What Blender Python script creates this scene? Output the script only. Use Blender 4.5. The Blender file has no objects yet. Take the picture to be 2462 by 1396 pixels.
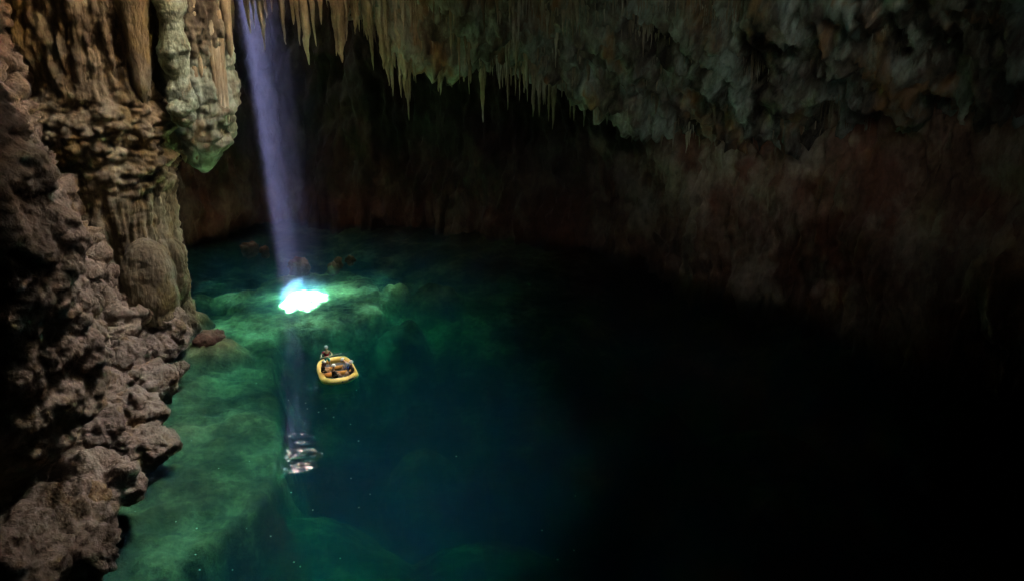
import bpy, bmesh, math, random
import numpy as np
from mathutils import Vector, Matrix

random.seed(7)
RNG = np.random.default_rng(11)
scene = bpy.context.scene
MIST_S, MIST_A = .00052, .009
COL = scene.collection

# ------------------------------------------------------------------ camera
CAM_H, PITCH, FPX, IW, IH = 28.0, math.radians(20.0), 1932.0, 2462.0, 1396.0
cam = bpy.data.cameras.new('camera')
cam.sensor_width = 36.0
cam.lens = 36.0 * FPX / IW
cam.clip_start, cam.clip_end = 0.2, 600.0
camo = bpy.data.objects.new('camera', cam)
COL.objects.link(camo)
camo.location = (0, 0, CAM_H)
camo.rotation_euler = (math.pi / 2 - PITCH, 0, 0)
scene.camera = camo

def ray(px, py):
    dx, dy = (px - IW / 2) / FPX, (IH / 2 - py) / FPX
    c, s = math.cos(PITCH), math.sin(PITCH)
    return np.array([dx, c + s * dy, -s + c * dy])
def at(px, py, z=0.0):                      # point on the horizontal plane at height z
    d = ray(px, py); t = (z - CAM_H) / d[2]
    return np.array([d[0] * t, d[1] * t, z])
def at_r(px, py, rho):                      # point at horizontal distance rho
    d = ray(px, py); t = rho / math.hypot(d[0], d[1])
    return np.array([d[0] * t, d[1] * t, CAM_H + d[2] * t])

# ------------------------------------------------------------------ light
SUN = np.array([-7.2, 19.0, 27.8]); SUN /= np.linalg.norm(SUN)
SPOT = at(736, 724, -1.3)                    # where the sunbeam meets the lake bed
EL, ROT = math.asin(SUN[2]), math.atan2(SUN[0], SUN[1])
world = bpy.data.worlds.new('World'); scene.world = world
world.use_nodes = True
wn = world.node_tree; wn.nodes.clear()
sky = wn.nodes.new('ShaderNodeTexSky'); sky.sky_type = 'NISHITA'; sky.sun_disc = False
sky.sun_elevation = EL; sky.sun_rotation = ROT
sky.air_density = 1.0; sky.dust_density = 6.0; sky.ozone_density = 1.0
bg = wn.nodes.new('ShaderNodeBackground'); bg.inputs['Strength'].default_value = 0.06
hs = wn.nodes.new('ShaderNodeHueSaturation'); hs.inputs['Saturation'].default_value = 0.25   # bright thin overcast round the sun
wo = wn.nodes.new('ShaderNodeOutputWorld')
wn.links.new(sky.outputs[0], hs.inputs['Color']); wn.links.new(hs.outputs[0], bg.inputs[0]); wn.links.new(bg.outputs[0], wo.inputs[0])

sl = bpy.data.lights.new('sun', 'SUN'); sl.energy = 5.0; sl.angle = math.radians(0.5)
sl.color = (1.0, 0.96, 0.9)
so = bpy.data.objects.new('sun', sl); COL.objects.link(so)
so.location = (-30, 100, 90)
so.rotation_euler = Vector((-SUN).tolist()).to_track_quat('-Z', 'Y').to_euler()

vs = scene.view_settings
scene.display_settings.display_device = 'sRGB'
vs.view_transform = 'Standard'; vs.look = 'None'; vs.gamma = 1.0; vs.use_curve_mapping = False
vs.exposure = 8.2
cy = scene.cycles
cy.use_denoising = True
try: cy.denoiser = 'OPENIMAGEDENOISE'
except Exception: pass
cy.max_bounces = 8; cy.diffuse_bounces = 3; cy.glossy_bounces = 3
cy.transmission_bounces = 4; cy.transparent_max_bounces = 12; cy.volume_bounces = 1
cy.caustics_reflective = False; cy.caustics_refractive = False
cy.sample_clamp_indirect = 2.0
world.cycles.sampling_method = 'MANUAL'; world.cycles.sample_map_resolution = 512

# ------------------------------------------------------------------ noise
_perm = RNG.permutation(256).astype(np.int64)
_perm = np.concatenate([_perm, _perm, _perm])
_g = RNG.normal(size=(256, 3)); _g /= np.linalg.norm(_g, axis=1)[:, None]
def perlin(p):
    p = np.asarray(p, float); i = np.floor(p).astype(np.int64); f = p - i
    i &= 255
    u = f * f * f * (f * (f * 6 - 15) + 10)
    out = np.zeros(len(p))
    for dx in (0, 1):
        wx = u[:, 0] if dx else 1 - u[:, 0]
        a = _perm[(i[:, 0] + dx) & 255]
        for dy in (0, 1):
            wy = u[:, 1] if dy else 1 - u[:, 1]
            b = _perm[a + ((i[:, 1] + dy) & 255)]
            for dz in (0, 1):
                wz = u[:, 2] if dz else 1 - u[:, 2]
                g = _g[_perm[b + ((i[:, 2] + dz) & 255)]]
                out += wx * wy * wz * (g[:, 0] * (f[:, 0] - dx) + g[:, 1] * (f[:, 1] - dy) + g[:, 2] * (f[:, 2] - dz))
    return out * 1.6
def fbm(p, oct=4, gain=0.5):
    p = np.asarray(p, float); o = np.zeros(len(p)); a = 1.0
    for k in range(oct):
        o += a * perlin(p * 2.0 ** k + 17.3 * k); a *= gain
    return o
_w = RNG.random((256, 3))
def lumps(p):                                # round cauliflower bumps, 0..1 (cellular)
    p = np.asarray(p, float); i = np.floor(p).astype(np.int64); f = p - i
    best = np.full(len(p), 9.0)
    for dx in (-1, 0, 1):
        a = _perm[(i[:, 0] + dx) & 255]
        for dy in (-1, 0, 1):
            b = _perm[a + ((i[:, 1] + dy) & 255)]
            for dz in (-1, 0, 1):
                w = _w[_perm[b + ((i[:, 2] + dz) & 255)]]
                d = (dx + w[:, 0] - f[:, 0]) ** 2 + (dy + w[:, 1] - f[:, 1]) ** 2 + (dz + w[:, 2] - f[:, 2]) ** 2
                best = np.minimum(best, d)
    return np.clip(1.0 - best, 0, 1)         # parabola: rounded tops, sharp creases
def sstep(a, b, x):
    t = np.clip((x - a) / (b - a), 0, 1); return t * t * (3 - 2 * t)

# ------------------------------------------------------------------ object helpers
def tag(o, label=None, cat=None, group=None, kind=None):
    if label: o['label'] = label
    if cat: o['category'] = cat
    if group: o['group'] = group
    if kind: o['kind'] = kind
    return o
def link(name, me, mat=None, parent=None):
    o = bpy.data.objects.new(name, me); COL.objects.link(o)
    if mat is not None and me is not None and len(me.materials) == 0: me.materials.append(mat)
    if parent is not None: o.parent = parent
    return o
def empty(name, loc=(0, 0, 0), rz=0.0):
    o = bpy.data.objects.new(name, None); COL.objects.link(o)
    o.location = loc; o.rotation_euler = (0, 0, rz); o.empty_display_size = 0.2
    return o
def mesh_np(name, v, f, smooth=True):
    me = bpy.data.meshes.new(name)
    v = np.asarray(v, np.float32); f = np.asarray(f, np.int32)
    n = f.shape[1]
    me.vertices.add(len(v)); me.vertices.foreach_set('co', v.ravel())
    me.loops.add(f.size); me.loops.foreach_set('vertex_index', f.ravel())
    me.polygons.add(len(f)); me.polygons.foreach_set('loop_start', np.arange(0, f.size, n, dtype=np.int32))
    me.update(calc_edges=True); me.validate()
    me.polygons.foreach_set('use_smooth', np.full(len(me.polygons), smooth))
    me.update()
    return me
def grid_faces(nu, nv, wrap=False):          # index u*nv+v
    iu = np.arange(nu if wrap else nu - 1); iv = np.arange(nv - 1)
    U, V = np.meshgrid(iu, iv, indexing='ij'); U2 = (U + 1) % nu
    return np.stack([U * nv + V, U2 * nv + V, U2 * nv + V + 1, U * nv + V + 1], -1).reshape(-1, 4)
def grid_normals(P, wrap=False):             # P (nu,nv,3)
    if wrap:
        du = np.roll(P, -1, 0) - np.roll(P, 1, 0)
    else:
        du = np.gradient(P, axis=0)
    dv = np.gradient(P, axis=1)
    n = np.cross(du, dv); n /= (np.linalg.norm(n, axis=2)[..., None] + 1e-9)
    return n
def from_bm(name, bm, smooth=True):
    me = bpy.data.meshes.new(name); bm.to_mesh(me); bm.free()
    me.polygons.foreach_set('use_smooth', np.full(len(me.polygons), smooth)); me.update()
    return me

# ------------------------------------------------------------------ materials
def new_mat(name):
    m = bpy.data.materials.new(name); m.use_nodes = True
    nt = m.node_tree; b = nt.nodes['Principled BSDF']; return m, nt, b
def ramp(nt, stops):
    r = nt.nodes.new('ShaderNodeValToRGB'); e = r.color_ramp.elements
    while len(e) < len(stops): e.new(0.5)
    for k, (p, c) in enumerate(stops):
        e[k].position = p; e[k].color = (*c, 1)
    return r
def rock_mat(name, stops, scale=0.25, streak=0.0, bump=0.6, fine=3.0, spots=None, rough=0.85, coord='pos'):
    m, nt, b = new_mat(name); N, L = nt.nodes, nt.links
    if coord == 'pos':
        src = N.new('ShaderNodeNewGeometry').outputs['Position']
    else:
        src = N.new('ShaderNodeTexCoord').outputs['Object']
    mp = N.new('ShaderNodeMapping'); L.new(src, mp.inputs[0])
    mp.inputs['Scale'].default_value = (1, 1, 1 - 0.88 * streak)
    n1 = N.new('ShaderNodeTexNoise'); n1.inputs['Scale'].default_value = scale
    n1.inputs['Detail'].default_value = 8; n1.inputs['Roughness'].default_value = 0.62
    L.new(mp.outputs[0], n1.inputs['Vector'])
    r = ramp(nt, stops); L.new(n1.outputs['Fac'], r.inputs[0])
    colr = r.outputs[0]
    if spots:
        n2 = N.new('ShaderNodeTexNoise'); n2.inputs['Scale'].default_value = scale * 0.6
        n2.inputs['Detail'].default_value = 6; n2.inputs['Distortion'].default_value = 0.6
        mp2 = N.new('ShaderNodeMapping'); mp2.inputs['Location'].default_value = (31, 7, 5)
        mp2.inputs['Scale'].default_value = (1, 1, 1 - 0.6 * streak)
        L.new(src, mp2.inputs[0]); L.new(mp2.outputs[0], n2.inputs['Vector'])
        mr = N.new('ShaderNodeMapRange'); mr.inputs[1].default_value = spots[1]; mr.inputs[2].default_value = spots[1] + 0.12
        L.new(n2.outputs['Fac'], mr.inputs[0])
        mx = N.new('ShaderNodeMix'); mx.data_type = 'RGBA'
        L.new(mr.outputs[0], mx.inputs[0]); L.new(colr, mx.inputs[6]); mx.inputs[7].default_value = (*spots[0], 1)
        colr = mx.outputs[2]
    n3 = N.new('ShaderNodeTexNoise'); n3.inputs['Scale'].default_value = fine
    n3.inputs['Detail'].default_value = 9; n3.inputs['Roughness'].default_value = 0.7
    L.new(mp.outputs[0], n3.inputs['Vector'])
    mr2 = N.new('ShaderNodeMapRange'); mr2.inputs[1].default_value = 0.3; mr2.inputs[2].default_value = 0.7
    mr2.inputs[3].default_value = 0.55; mr2.inputs[4].default_value = 1.25
    L.new(n3.outputs['Fac'], mr2.inputs[0])
    mul = N.new('ShaderNodeVectorMath'); mul.operation = 'SCALE'
    L.new(colr, mul.inputs[0]); L.new(mr2.outputs[0], mul.inputs['Scale'])
    L.new(mul.outputs[0], b.inputs['Base Color'])
    bp = N.new('ShaderNodeBump'); bp.inputs['Strength'].default_value = bump; bp.inputs['Distance'].default_value = 0.35
    L.new(n3.outputs['Fac'], bp.inputs['Height']); L.new(bp.outputs[0], b.inputs['Normal'])
    b.inputs['Roughness'].default_value = rough; b.inputs['Specular IOR Level'].default_value = 0.25
    return m
def plain(name, c, rough=0.6, spec=0.4, var=0.12, scale=14.0):
    m, nt, b = new_mat(name); N, L = nt.nodes, nt.links
    t = N.new('ShaderNodeTexCoord'); n = N.new('ShaderNodeTexNoise'); n.inputs['Scale'].default_value = scale
    n.inputs['Detail'].default_value = 5
    L.new(t.outputs['Object'], n.inputs['Vector'])
    r = ramp(nt, [(0.3, tuple(x * (1 - var) for x in c)), (0.7, tuple(min(1, x * (1 + var)) for x in c))])
    L.new(n.outputs['Fac'], r.inputs[0]); L.new(r.outputs[0], b.inputs['Base Color'])
    b.inputs['Roughness'].default_value = rough; b.inputs['Specular IOR Level'].default_value = spec
    return m
def add_tone(mat, me, tone):
    ca = me.color_attributes.new('tone', 'FLOAT_COLOR', 'POINT')
    ca.data.foreach_set('color', np.repeat(np.asarray(tone)[:, None], 4, 1).astype(np.float32).ravel())
    bt = mat.node_tree
    if 'tone' in bt.nodes: return
    a = bt.nodes.new('ShaderNodeAttribute'); a.name = 'tone'; a.attribute_name = 'tone'
    sc = bt.nodes.new('ShaderNodeVectorMath'); sc.operation = 'SCALE'; pb = bt.nodes['Principled BSDF']
    src = pb.inputs['Base Color'].links[0].from_socket
    bt.links.new(src, sc.inputs[0]); bt.links.new(a.outputs['Fac'], sc.inputs['Scale']); bt.links.new(sc.outputs[0], pb.inputs['Base Color'])
M = {}
M['wall'] = rock_mat('cave_wall_rock', [(0.3, (0.035, 0.022, 0.015)), (0.5, (0.07, 0.045, 0.028)), (0.72, (0.12, 0.08, 0.055))], 0.22, 0.5, 0.6, 1.4, ((0.075, 0.030, 0.016), 0.54))
M['ceil'] = rock_mat('cave_ceiling_rock', [(0.34, (0.045, 0.034, 0.022)), (0.46, (0.14, 0.12, 0.08)), (0.55, (0.24, 0.265, 0.195)), (0.66, (0.36, 0.42, 0.33))], 0.34, 0.65, 0.8, 1.6, ((0.26, 0.15, 0.065), 0.54))
M['shore'] = rock_mat('pale_limestone', [(0.28, (0.14, 0.095, 0.065)), (0.48, (0.31, 0.225, 0.155)), (0.72, (0.46, 0.36, 0.26))], 0.35, 0.0, 1.0, 4.0, ((0.30, 0.20, 0.09), 0.58))
M['column'] = rock_mat('column_limestone', [(0.32, (0.06, 0.042, 0.024)), (0.5, (0.19, 0.145, 0.085)), (0.68, (0.33, 0.29, 0.19))], 0.45, 0.8, 0.9, 3.2, ((0.22, 0.155, 0.06), 0.55))
M['rib'] = rock_mat('green_lit_calcite', [(0.34, (0.10, 0.10, 0.06)), (0.5, (0.30, 0.35, 0.24)), (0.68, (0.46, 0.55, 0.41))], 1.1, 0.5, 1.0, 4.0, ((0.20, 0.17, 0.09), 0.55))  # calcite tinted green in its colour for the glow of the pool
M['stal'] = rock_mat('stalactite_calcite', [(0.3, (0.15, 0.105, 0.06)), (0.5, (0.31, 0.26, 0.165)), (0.7, (0.44, 0.43, 0.33))], 0.5, 0.8, 0.6, 2.5)
M['boulder'] = rock_mat('boulder_limestone', [(0.28, (0.15, 0.105, 0.075)), (0.5, (0.33, 0.245, 0.18)), (0.72, (0.46, 0.37, 0.28))], 0.6, 0.0, 1.0, 4.5, ((0.30, 0.19, 0.09), 0.57))
M['bed'] = rock_mat('lake_bed_silt', [(0.34, (0.035, 0.032, 0.018)), (0.5, (0.11, 0.108, 0.048)), (0.66, (0.30, 0.31, 0.15))], 0.22, 0.0, 0.7, 1.8, None, 0.95)
M['red'] = rock_mat('reddish_rock', [(0.3, (0.05, 0.026, 0.016)), (0.5, (0.11, 0.06, 0.04)), (0.7, (0.19, 0.115, 0.078))], 0.6, 0.0, 0.8, 2.0)

# ------------------------------------------------------------------ cave shell (walls + ceiling)
def tab(d):
    k = np.array(sorted(d)); v = np.array([d[x] for x in sorted(d)], float)
    return lambda a: np.interp(a, k, v)
F_rs = tab({-180: 58, -120: 45, -90: 30, -60: 42, -45: 66, -34: 88, -26: 100, -20: 107, -16: 111, -10: 105, -4: 100, 2: 97, 8: 91, 14: 83, 18: 79, 24: 74, 30: 70, 38: 64, 44: 54, 50: 34, 58: 25, 85: 25, 100: 32, 120: 48, 180: 58})
F_rl = tab({-180: 56, -120: 43, -90: 28, -60: 40, -45: 62, -34: 82, -26: 86, -20: 86, -16: 86, -10: 88, -4: 88, 2: 88, 8: 85.5, 14: 79, 18: 74.5, 24: 70, 30: 66.5, 38: 61, 44: 51, 50: 32, 58: 23, 85: 23, 100: 30, 120: 46, 180: 56})
F_zl = tab({-180: 24, -34: 28, -26: 27, -20: 30, -16: 31, -13.5: 30.5, -11.5: 26, -8: 23, -4: 21.5, 2: 19.5, 8: 15.8, 14: 14.8, 18: 15.5, 24: 18.0, 30: 20, 38: 22, 45: 24, 180: 24})
F_zb = tab({-180: 27, -34: 33, -24: 36, -11.5: 36, -8: 25, 2: 22, 8: 18.5, 14: 17.5, 18: 18, 24: 20, 30: 22, 38: 24, 45: 27, 180: 27})
def lip_front(az, r):                        # height of the ceiling r metres in front of the lip
    zl = F_zl(az)
    return zl + np.interp(r, [0.5, 3, 8, 16], [1.5, 6, 12, 20])
az = np.concatenate([np.arange(-180, -44, 4.0), np.arange(-44, -36, 0.5), np.arange(-36, 38, 0.16), np.arange(38, 50, 0.5), np.arange(50, 180, 4.0)])
NA = len(az)
F_rz = tab({-180: 0, 180: 0})   # the roof sags over the right side
F_ro = tab({-180: 1, 4: 1, 13: .1, 40: .1, 60: 1, 180: 1})
def profile(a):
    k = F_rz(a)
    rs, rl, zl, zb = F_rs(a), F_rl(a), F_zl(a), F_zb(a)
    o = F_ro(a); rl = rl * o + (rs + 1.0) * (1 - o)
    e = 1.2 * (1 - o)
    back = [(rs - 1.5, -26.0, 24), (rs, 0.3, 30), (rs + 1.2 + 1.3 * o, 0.45 * zb, 34), (rs + e + 4.0 * o, zb - 2.5, 10), (rs + e + 2.5 * o, zb, 46), (rl + 2.0 * o + 1.0, zb - 0.4, 10), (rl + 1.6 * o + .2, 0.5 * (zl + zb) - 0.3, 8), (rl + 0.6, zl, 1)]
    top = [(rl + 0.6, zl, 10), (rl - 0.5, zl + 1.5, 22), (rl - 3, zl + 6, 26), (rl - 8, zl + 12, 18), (rl * 0.80, max(zl + 19, 38) * (1 - k) + 35 * k, 14), (rl * 0.55, 47 - 15.0 * k, 12), (rl * 0.25, 52 - 20.5 * k, 8), (0.5, 54, 1)]
    def res(P):
        out = []
        for (r0, z0, n), (r1, z1, _) in zip(P[:-1], P[1:]):
            t = np.arange(n) / n
            out.append(np.stack([r0 + (r1 - r0) * t, z0 + (z1 - z0) * t], 1))
        out.append(np.array([[P[-1][0], P[-1][1]]]))
        return np.concatenate(out)
    return res(back), res(top)
B, T = zip(*[profile(a) for a in az])
B, T = np.array(B), np.array(T)
nb = B.shape[1]
ALL = np.concatenate([B, T[:, 1:]], 1)       # one sheet, cut in two after displacement
for _ in range(5):                           # soften the profile's corners
    ALL[:, 1:-1] = 0.25 * ALL[:, :-2] + 0.5 * ALL[:, 1:-1] + 0.25 * ALL[:, 2:]
A = np.radians(az)[:, None]
LIPR = lambda a: F_rl(a) * F_ro(a) + (F_rs(a) + 1) * (1 - F_ro(a))
P = np.stack([ALL[..., 0] * np.sin(A), ALL[..., 0] * np.cos(A), ALL[..., 1]], -1)
Nn = grid_normals(P, wrap=True)
cen = np.array([0, 45.0, 15.0])
if np.mean(np.sum(Nn * (cen - P), -1)) < 0: Nn = -Nn
q = P.reshape(-1, 3)
ca = ALL[..., 1].reshape(-1)
big = 2.0 * fbm(q * np.array([.09, .09, .08]), 3)
mid = 1.2 * (lumps(q * np.array([.2, .2, .10])) - 0.45) - 1.2 * sstep(.1, .6, fbm(q * np.array([.34, .34, .09]) + 30, 3))
flute = 1.1 * np.abs(fbm(q * np.array([.5, .5, .08]), 3)) + 0.35 * lumps(q * np.array([.8, .8, .14]))
fine = 0.14 * lumps(q * .9) + 0.5 * fbm(q * np.array([1.3, 1.3, .45]), 4) + 0.45 * (1 - 2 * np.abs(fbm(q * np.array([.8, .8, .3]) + 7, 4)))
D = (big + mid + flute + fine).reshape(NA, -1)
Pd = P + Nn * D[..., None]
ceil_hi = sstep(30, 40, Pd[..., 2])          # the roof overhead stays calm
Pd = Pd * (1 - 0.6 * ceil_hi[..., None]) + P * 0.6 * ceil_hi[..., None]
np.random.seed(3)
# openings: the sun hole behind the lip, two unseen shafts aimed for their light
H1 = SPOT + SUN * (37.3 / SUN[2])
C2 = np.array([-9.0, 60.0, 42.0]); AX2 = np.array([15.0, 3.0, 36.0]); AX2 /= np.linalg.norm(AX2); R2 = 6.2
C3 = np.array([14.0, 14.0, 47.0]); AX3 = np.array([-2.0, -62.0, 27.0]); AX3 /= np.linalg.norm(AX3); R3 = 3.8
def in_hole1(x, y):
    u, v = x - H1[0], y - H1[1]
    a = np.arctan2(v, u)
    return np.hypot(u / 2.15, v / 3.5) < 1 + .06 * np.sin(3 * a + 1) + .04 * np.sin(7 * a) + .03 * np.sin(13 * a)
def in_tube(p, c, ax, r):
    d = p - c; t = d @ ax
    return (np.linalg.norm(d - t[:, None] * ax, axis=1) < r) & (np.abs(t) < 25)
faces = grid_faces(NA, Pd.shape[1], wrap=True)
flat = Pd.reshape(-1, 3)
fc = flat[faces].mean(1)
cut = (in_hole1(fc[:, 0], fc[:, 1]) & (fc[:, 2] > 32)) | (in_tube(fc, C2, AX2, R2) & (fc[:, 2] > 33)) | (in_tube(fc, C3, AX3, R3) & (fc[:, 2] > 38))
vj = (faces[:, 0] % Pd.shape[1])
def sub(mask, name, mat):
    f = faces[mask]; u, inv = np.unique(f, return_inverse=True)
    return link(name, mesh_np(name, flat[u], inv.reshape(f.shape)), mat)
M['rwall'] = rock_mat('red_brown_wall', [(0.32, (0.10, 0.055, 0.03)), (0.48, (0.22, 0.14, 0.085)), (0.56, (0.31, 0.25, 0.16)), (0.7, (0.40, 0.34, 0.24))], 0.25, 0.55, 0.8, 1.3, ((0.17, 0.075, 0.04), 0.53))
wall = tag(sub((vj < nb - 1) & ~cut, 'cave_wall', M['rwall']), kind='structure', label='red brown limestone wall round the back and right of the lake, shade painted into the back')
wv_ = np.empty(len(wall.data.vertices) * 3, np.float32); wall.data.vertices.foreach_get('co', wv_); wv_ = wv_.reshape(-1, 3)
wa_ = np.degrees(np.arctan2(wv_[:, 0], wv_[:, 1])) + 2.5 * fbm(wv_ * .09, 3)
add_tone(M['rwall'], wall.data, .12 + .48 * sstep(3, 15, wa_) + .55 * sstep(5, 14, wv_[:, 2] + 2 * fbm(wv_ * .25 + 8, 3)) * sstep(8, 15, wa_) + .14 * sstep(7, 1, wv_[:, 2] + 1.5 * fbm(wv_ * .2 + 3, 3)) * sstep(9, 2, wa_))  # back recess darkened in the colour to stand for the shade there
ceiling = tag(sub((vj >= nb - 1) & ~cut, 'cave_ceiling', M['ceil']), kind='structure', label='rough domed cave ceiling hung with stalactites')
# unseen rock chimneys added over the openings to aim and limit daylight
def chimney(name, c, ax, ra, rb, s0, s1, horizontal):
    nt_, nz_ = 90, 30
    th = np.linspace(0, 2 * np.pi, nt_, endpoint=False); tt = np.linspace(s0, s1, nz_)
    TH, SS = np.meshgrid(th, tt, indexing='ij')
    if horizontal: e1, e2 = np.array([1.0, 0, 0]), np.array([0, 1.0, 0])
    else:
        e1 = np.cross(ax, [0, 0, 1.0]); e1 /= np.linalg.norm(e1); e2 = np.cross(e1, ax)
    rad = np.cos(TH)[..., None] * e1 * ra + np.sin(TH)[..., None] * e2 * rb
    base = c + SS[..., None] * ax
    qq = (base + rad).reshape(-1, 3)
    k = 1 + .16 * fbm(qq * .25, 3) + .10 * lumps(qq * .5)
    V = base + rad * k.reshape(nt_, nz_)[..., None]
    return tag(link(name, mesh_np(name, V.reshape(-1, 3), grid_faces(nt_, nz_, True)), M['shore']), kind='structure')
chimney('sun_hole_baffle', H1, SUN, 3.3, 5.4, -2.5, 5.5, True)  # added to cut the skylight spilling in beside the beam
chimney('bank_light_shaft', C2, AX2, R2 + .6, R2 + .6, -4.5, 12.0, False)  # unseen, tilted so its skylight falls on the left bank
chimney('fill_light_shaft', C3, AX3, R3 + .6, R3 + .6, -7.0, 10.0, False)  # unseen opening added to light the right and centre of the ceiling
gxx = np.arange(-130, 140, 1.5); gyy = np.arange(-130, 230, 1.5)  # unseen terrain sheet added over the cave to keep stray sun out
XX, YY = np.meshgrid(gxx, gyy, indexing='ij')
T1 = H1 + SUN * 7.0; T2 = C2 + AX2 * 17.0
gz = 57 - 15.5 * np.exp(-((XX - T1[0]) ** 2 + (YY - T1[1]) ** 2) / 260) + 1.2 * fbm(np.stack([XX, YY, 0 * XX], -1).reshape(-1, 3) * .07, 3).reshape(XX.shape)
gq = np.stack([XX, YY, gz], -1).reshape(-1, 3); gf = grid_faces(len(gxx), len(gyy)); gc = gq[gf].mean(1)
open_ = ((gc[:, 0] - T1[0]) / 4.2) ** 2 + ((gc[:, 1] - T1[1] - 2.5) / 9.0) ** 2 < 1
open_ |= np.hypot(gc[:, 0] - T2[0], gc[:, 1] - T2[1]) < R2 + 3.0
T3 = C3 + AX3 * 18.0
open_ |= ((gc[:, 0] - T3[0]) / 9.0) ** 2 + ((gc[:, 1] - T3[1]) / 17.0) ** 2 < 1
M['soil'] = rock_mat('forest_soil', [(0.3, (0.04, 0.03, 0.02)), (0.5, (0.08, 0.06, 0.035)), (0.7, (0.10, 0.11, 0.05))], 0.3, 0, .5, 1.5)
tag(link('sun_block_ground', mesh_np('sun_block_ground', gq, gf[~open_]), M['soil']), kind='structure', label='unseen hillside added above the cave to block stray sun')
# unseen leaves added over the sun hole to dim the beam's right side
nl = 2300
lu = RNG.uniform(-.75, 3.0, nl); lv = RNG.uniform(-4.6, 4.6, nl)
lv_ = []; lf_ = []
for k in range(nl):
    c = H1 + SUN * RNG.uniform(2.6, 4.0) / SUN[2] + np.array([lu[k], lv[k], 0])
    a = RNG.uniform(0, 6.28); s = RNG.uniform(.12, .20)
    ex = np.array([math.cos(a), math.sin(a), RNG.uniform(-.4, .4)]) * s; ey = np.array([-math.sin(a), math.cos(a), RNG.uniform(-.4, .4)]) * s * .6
    n0 = len(lv_)
    lv_ += [c - ex, c - ey * .9 - ex * .2, c + ex, c + ey * .9 - ex * .2]
    lf_.append([n0, n0 + 1, n0 + 2, n0 + 3])
M['leaf'] = plain('leaf_green', (0.05, 0.10, 0.03), 0.5)
tag(link('beam_dimming_leaves', mesh_np('beam_dimming_leaves', np.array(lv_), np.array(lf_), False), M['leaf']), kind='stuff', label='unseen leaves added over the sun hole to dim the right of the beam', cat='foliage')

# ------------------------------------------------------------------ left rock wall
ctrl = [(-39, 84), (-36.5, 77), (-34.2, 72.5), (-31.5, 67), (-29.6, 60), (-27.6, 53), (-25.6, 46.5), (-24.4, 40), (-22.2, 35), (-20, 30), (-19, 24), (-18, 16)]
ctrl = np.array(ctrl, float); ctrl[:, 0] -= np.interp(ctrl[:, 1], [30, 38, 46, 52, 62, 72], [2.6, 3.0, 2.3, 1.3, .7, 1.2])
seg = np.concatenate([[0], np.cumsum(np.hypot(*np.diff(ctrl, axis=0).T))])
nu, nv = 680, 400
s = np.linspace(0, seg[-1], nu)
px_, py_ = np.interp(s, seg, ctrl[:, 0]), np.interp(s, seg, ctrl[:, 1])
for _ in range(40):
    px_[1:-1] = .25 * px_[:-2] + .5 * px_[1:-1] + .25 * px_[2:]; py_[1:-1] = .25 * py_[:-2] + .5 * py_[1:-1] + .25 * py_[2:]
zv = np.linspace(-4, 36, nv)
Y, Z = np.meshgrid(py_, zv, indexing='ij'); X = np.repeat(px_[:, None], nv, 1)
lean = np.interp(Z, [-4, 0, 3, 7, 13, 20, 28, 36], [-1.2, 0, 1.6, 3.6, 6.0, 8.0, 8.6, 8.0])
X = X - lean
Y = Y + lean * 0.22
# behind a ridge the near half of the bank falls back into a deep dark alcove
yr = np.interp(Z, [-1, 0.8, 2, 5.5, 10.7, 14.5, 17.2, 18.6, 30], [23, 32, 43, 52.5, 58, 61.5, 60, 15, 10])
rag = fbm(np.stack([X, Y, Z], -1).reshape(-1, 3) * .16 + 5, 3).reshape(X.shape) * 2.2 + fbm(np.stack([X, Y, Z], -1).reshape(-1, 3) * .5 + 5, 2).reshape(X.shape) * .8
rec = sstep(0.0, 1.9, yr + .7 * rag - Y)
X = X - 16.0 * rec; Y = Y + 1.5 * rec
W = np.stack([X, Y, Z], -1)
n = grid_normals(W)
if np.mean(n[..., 0]) < 0: n = -n
n[1:-1, 1:-1] = (n[:-2, 1:-1] + n[2:, 1:-1] + n[1:-1, :-2] + n[1:-1, 2:] + n[1:-1, 1:-1]) / 5
q = W.reshape(-1, 3)
def soft_n(W):
    n = grid_normals(W)
    if np.mean(n[..., 0]) < 0: n = -n
    for _ in range(3):
        n[1:-1, 1:-1] = (n[:-2, 1:-1] + n[2:, 1:-1] + n[1:-1, :-2] + n[1:-1, 2:] + n[1:-1, 1:-1]) / 5
    return n / (np.linalg.norm(n, axis=2)[..., None] + 1e-9)
d = 1.6 * fbm(q * .11, 3) + 2.4 * (lumps(q * np.array([.2, .2, .19])) - .5)
rel = q - np.array([0, 0, CAM_H]); cP, sP = math.cos(PITCH), math.sin(PITCH)
dep = np.maximum(rel[:, 1] * cP - rel[:, 2] * sP, 1.0)
qx = IW / 2 + FPX * rel[:, 0] / dep; qy = IH / 2 - FPX * (rel[:, 1] * sP + rel[:, 2] * cP) / dep
def hollow(cx, cy, rx, ry, dp):
    return -dp * sstep(.35, .8, np.exp(-(((qx - cx) / rx) ** 2 + ((qy - cy) / ry) ** 2)))
d += hollow(185, 390, 55, 70, 6.0) + hollow(290, 880, 48, 75, 5.5) + hollow(265, 1000, 28, 70, 4.0) + hollow(215, 640, 26, 40, 2.5) + hollow(330, 780, 22, 55, 3.0)
def bulge(px, py, rho, r, h):
    c = at_r(px, py, rho); return h * np.exp(-np.sum((q - c) ** 2, 1) / (r * r))
d += bulge(270, 640, 66, 4.0, 2.0) + bulge(200, 560, 64, 3.5, 1.6) + bulge(350, 620, 69, 2.2, 1.8)
quiet = (1 - .85 * rec).ravel()
d *= quiet
W1 = W + n * d.reshape(nu, nv)[..., None]
n1 = soft_n(W1); q = W1.reshape(-1, 3)
wq = q + .5 * np.stack([fbm(q * .6 + k * 9, 2) for k in range(3)], 1)
rdg = 1 - 2 * np.abs(fbm(wq * np.array([.34, .34, .20]) + 11, 4))
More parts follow.
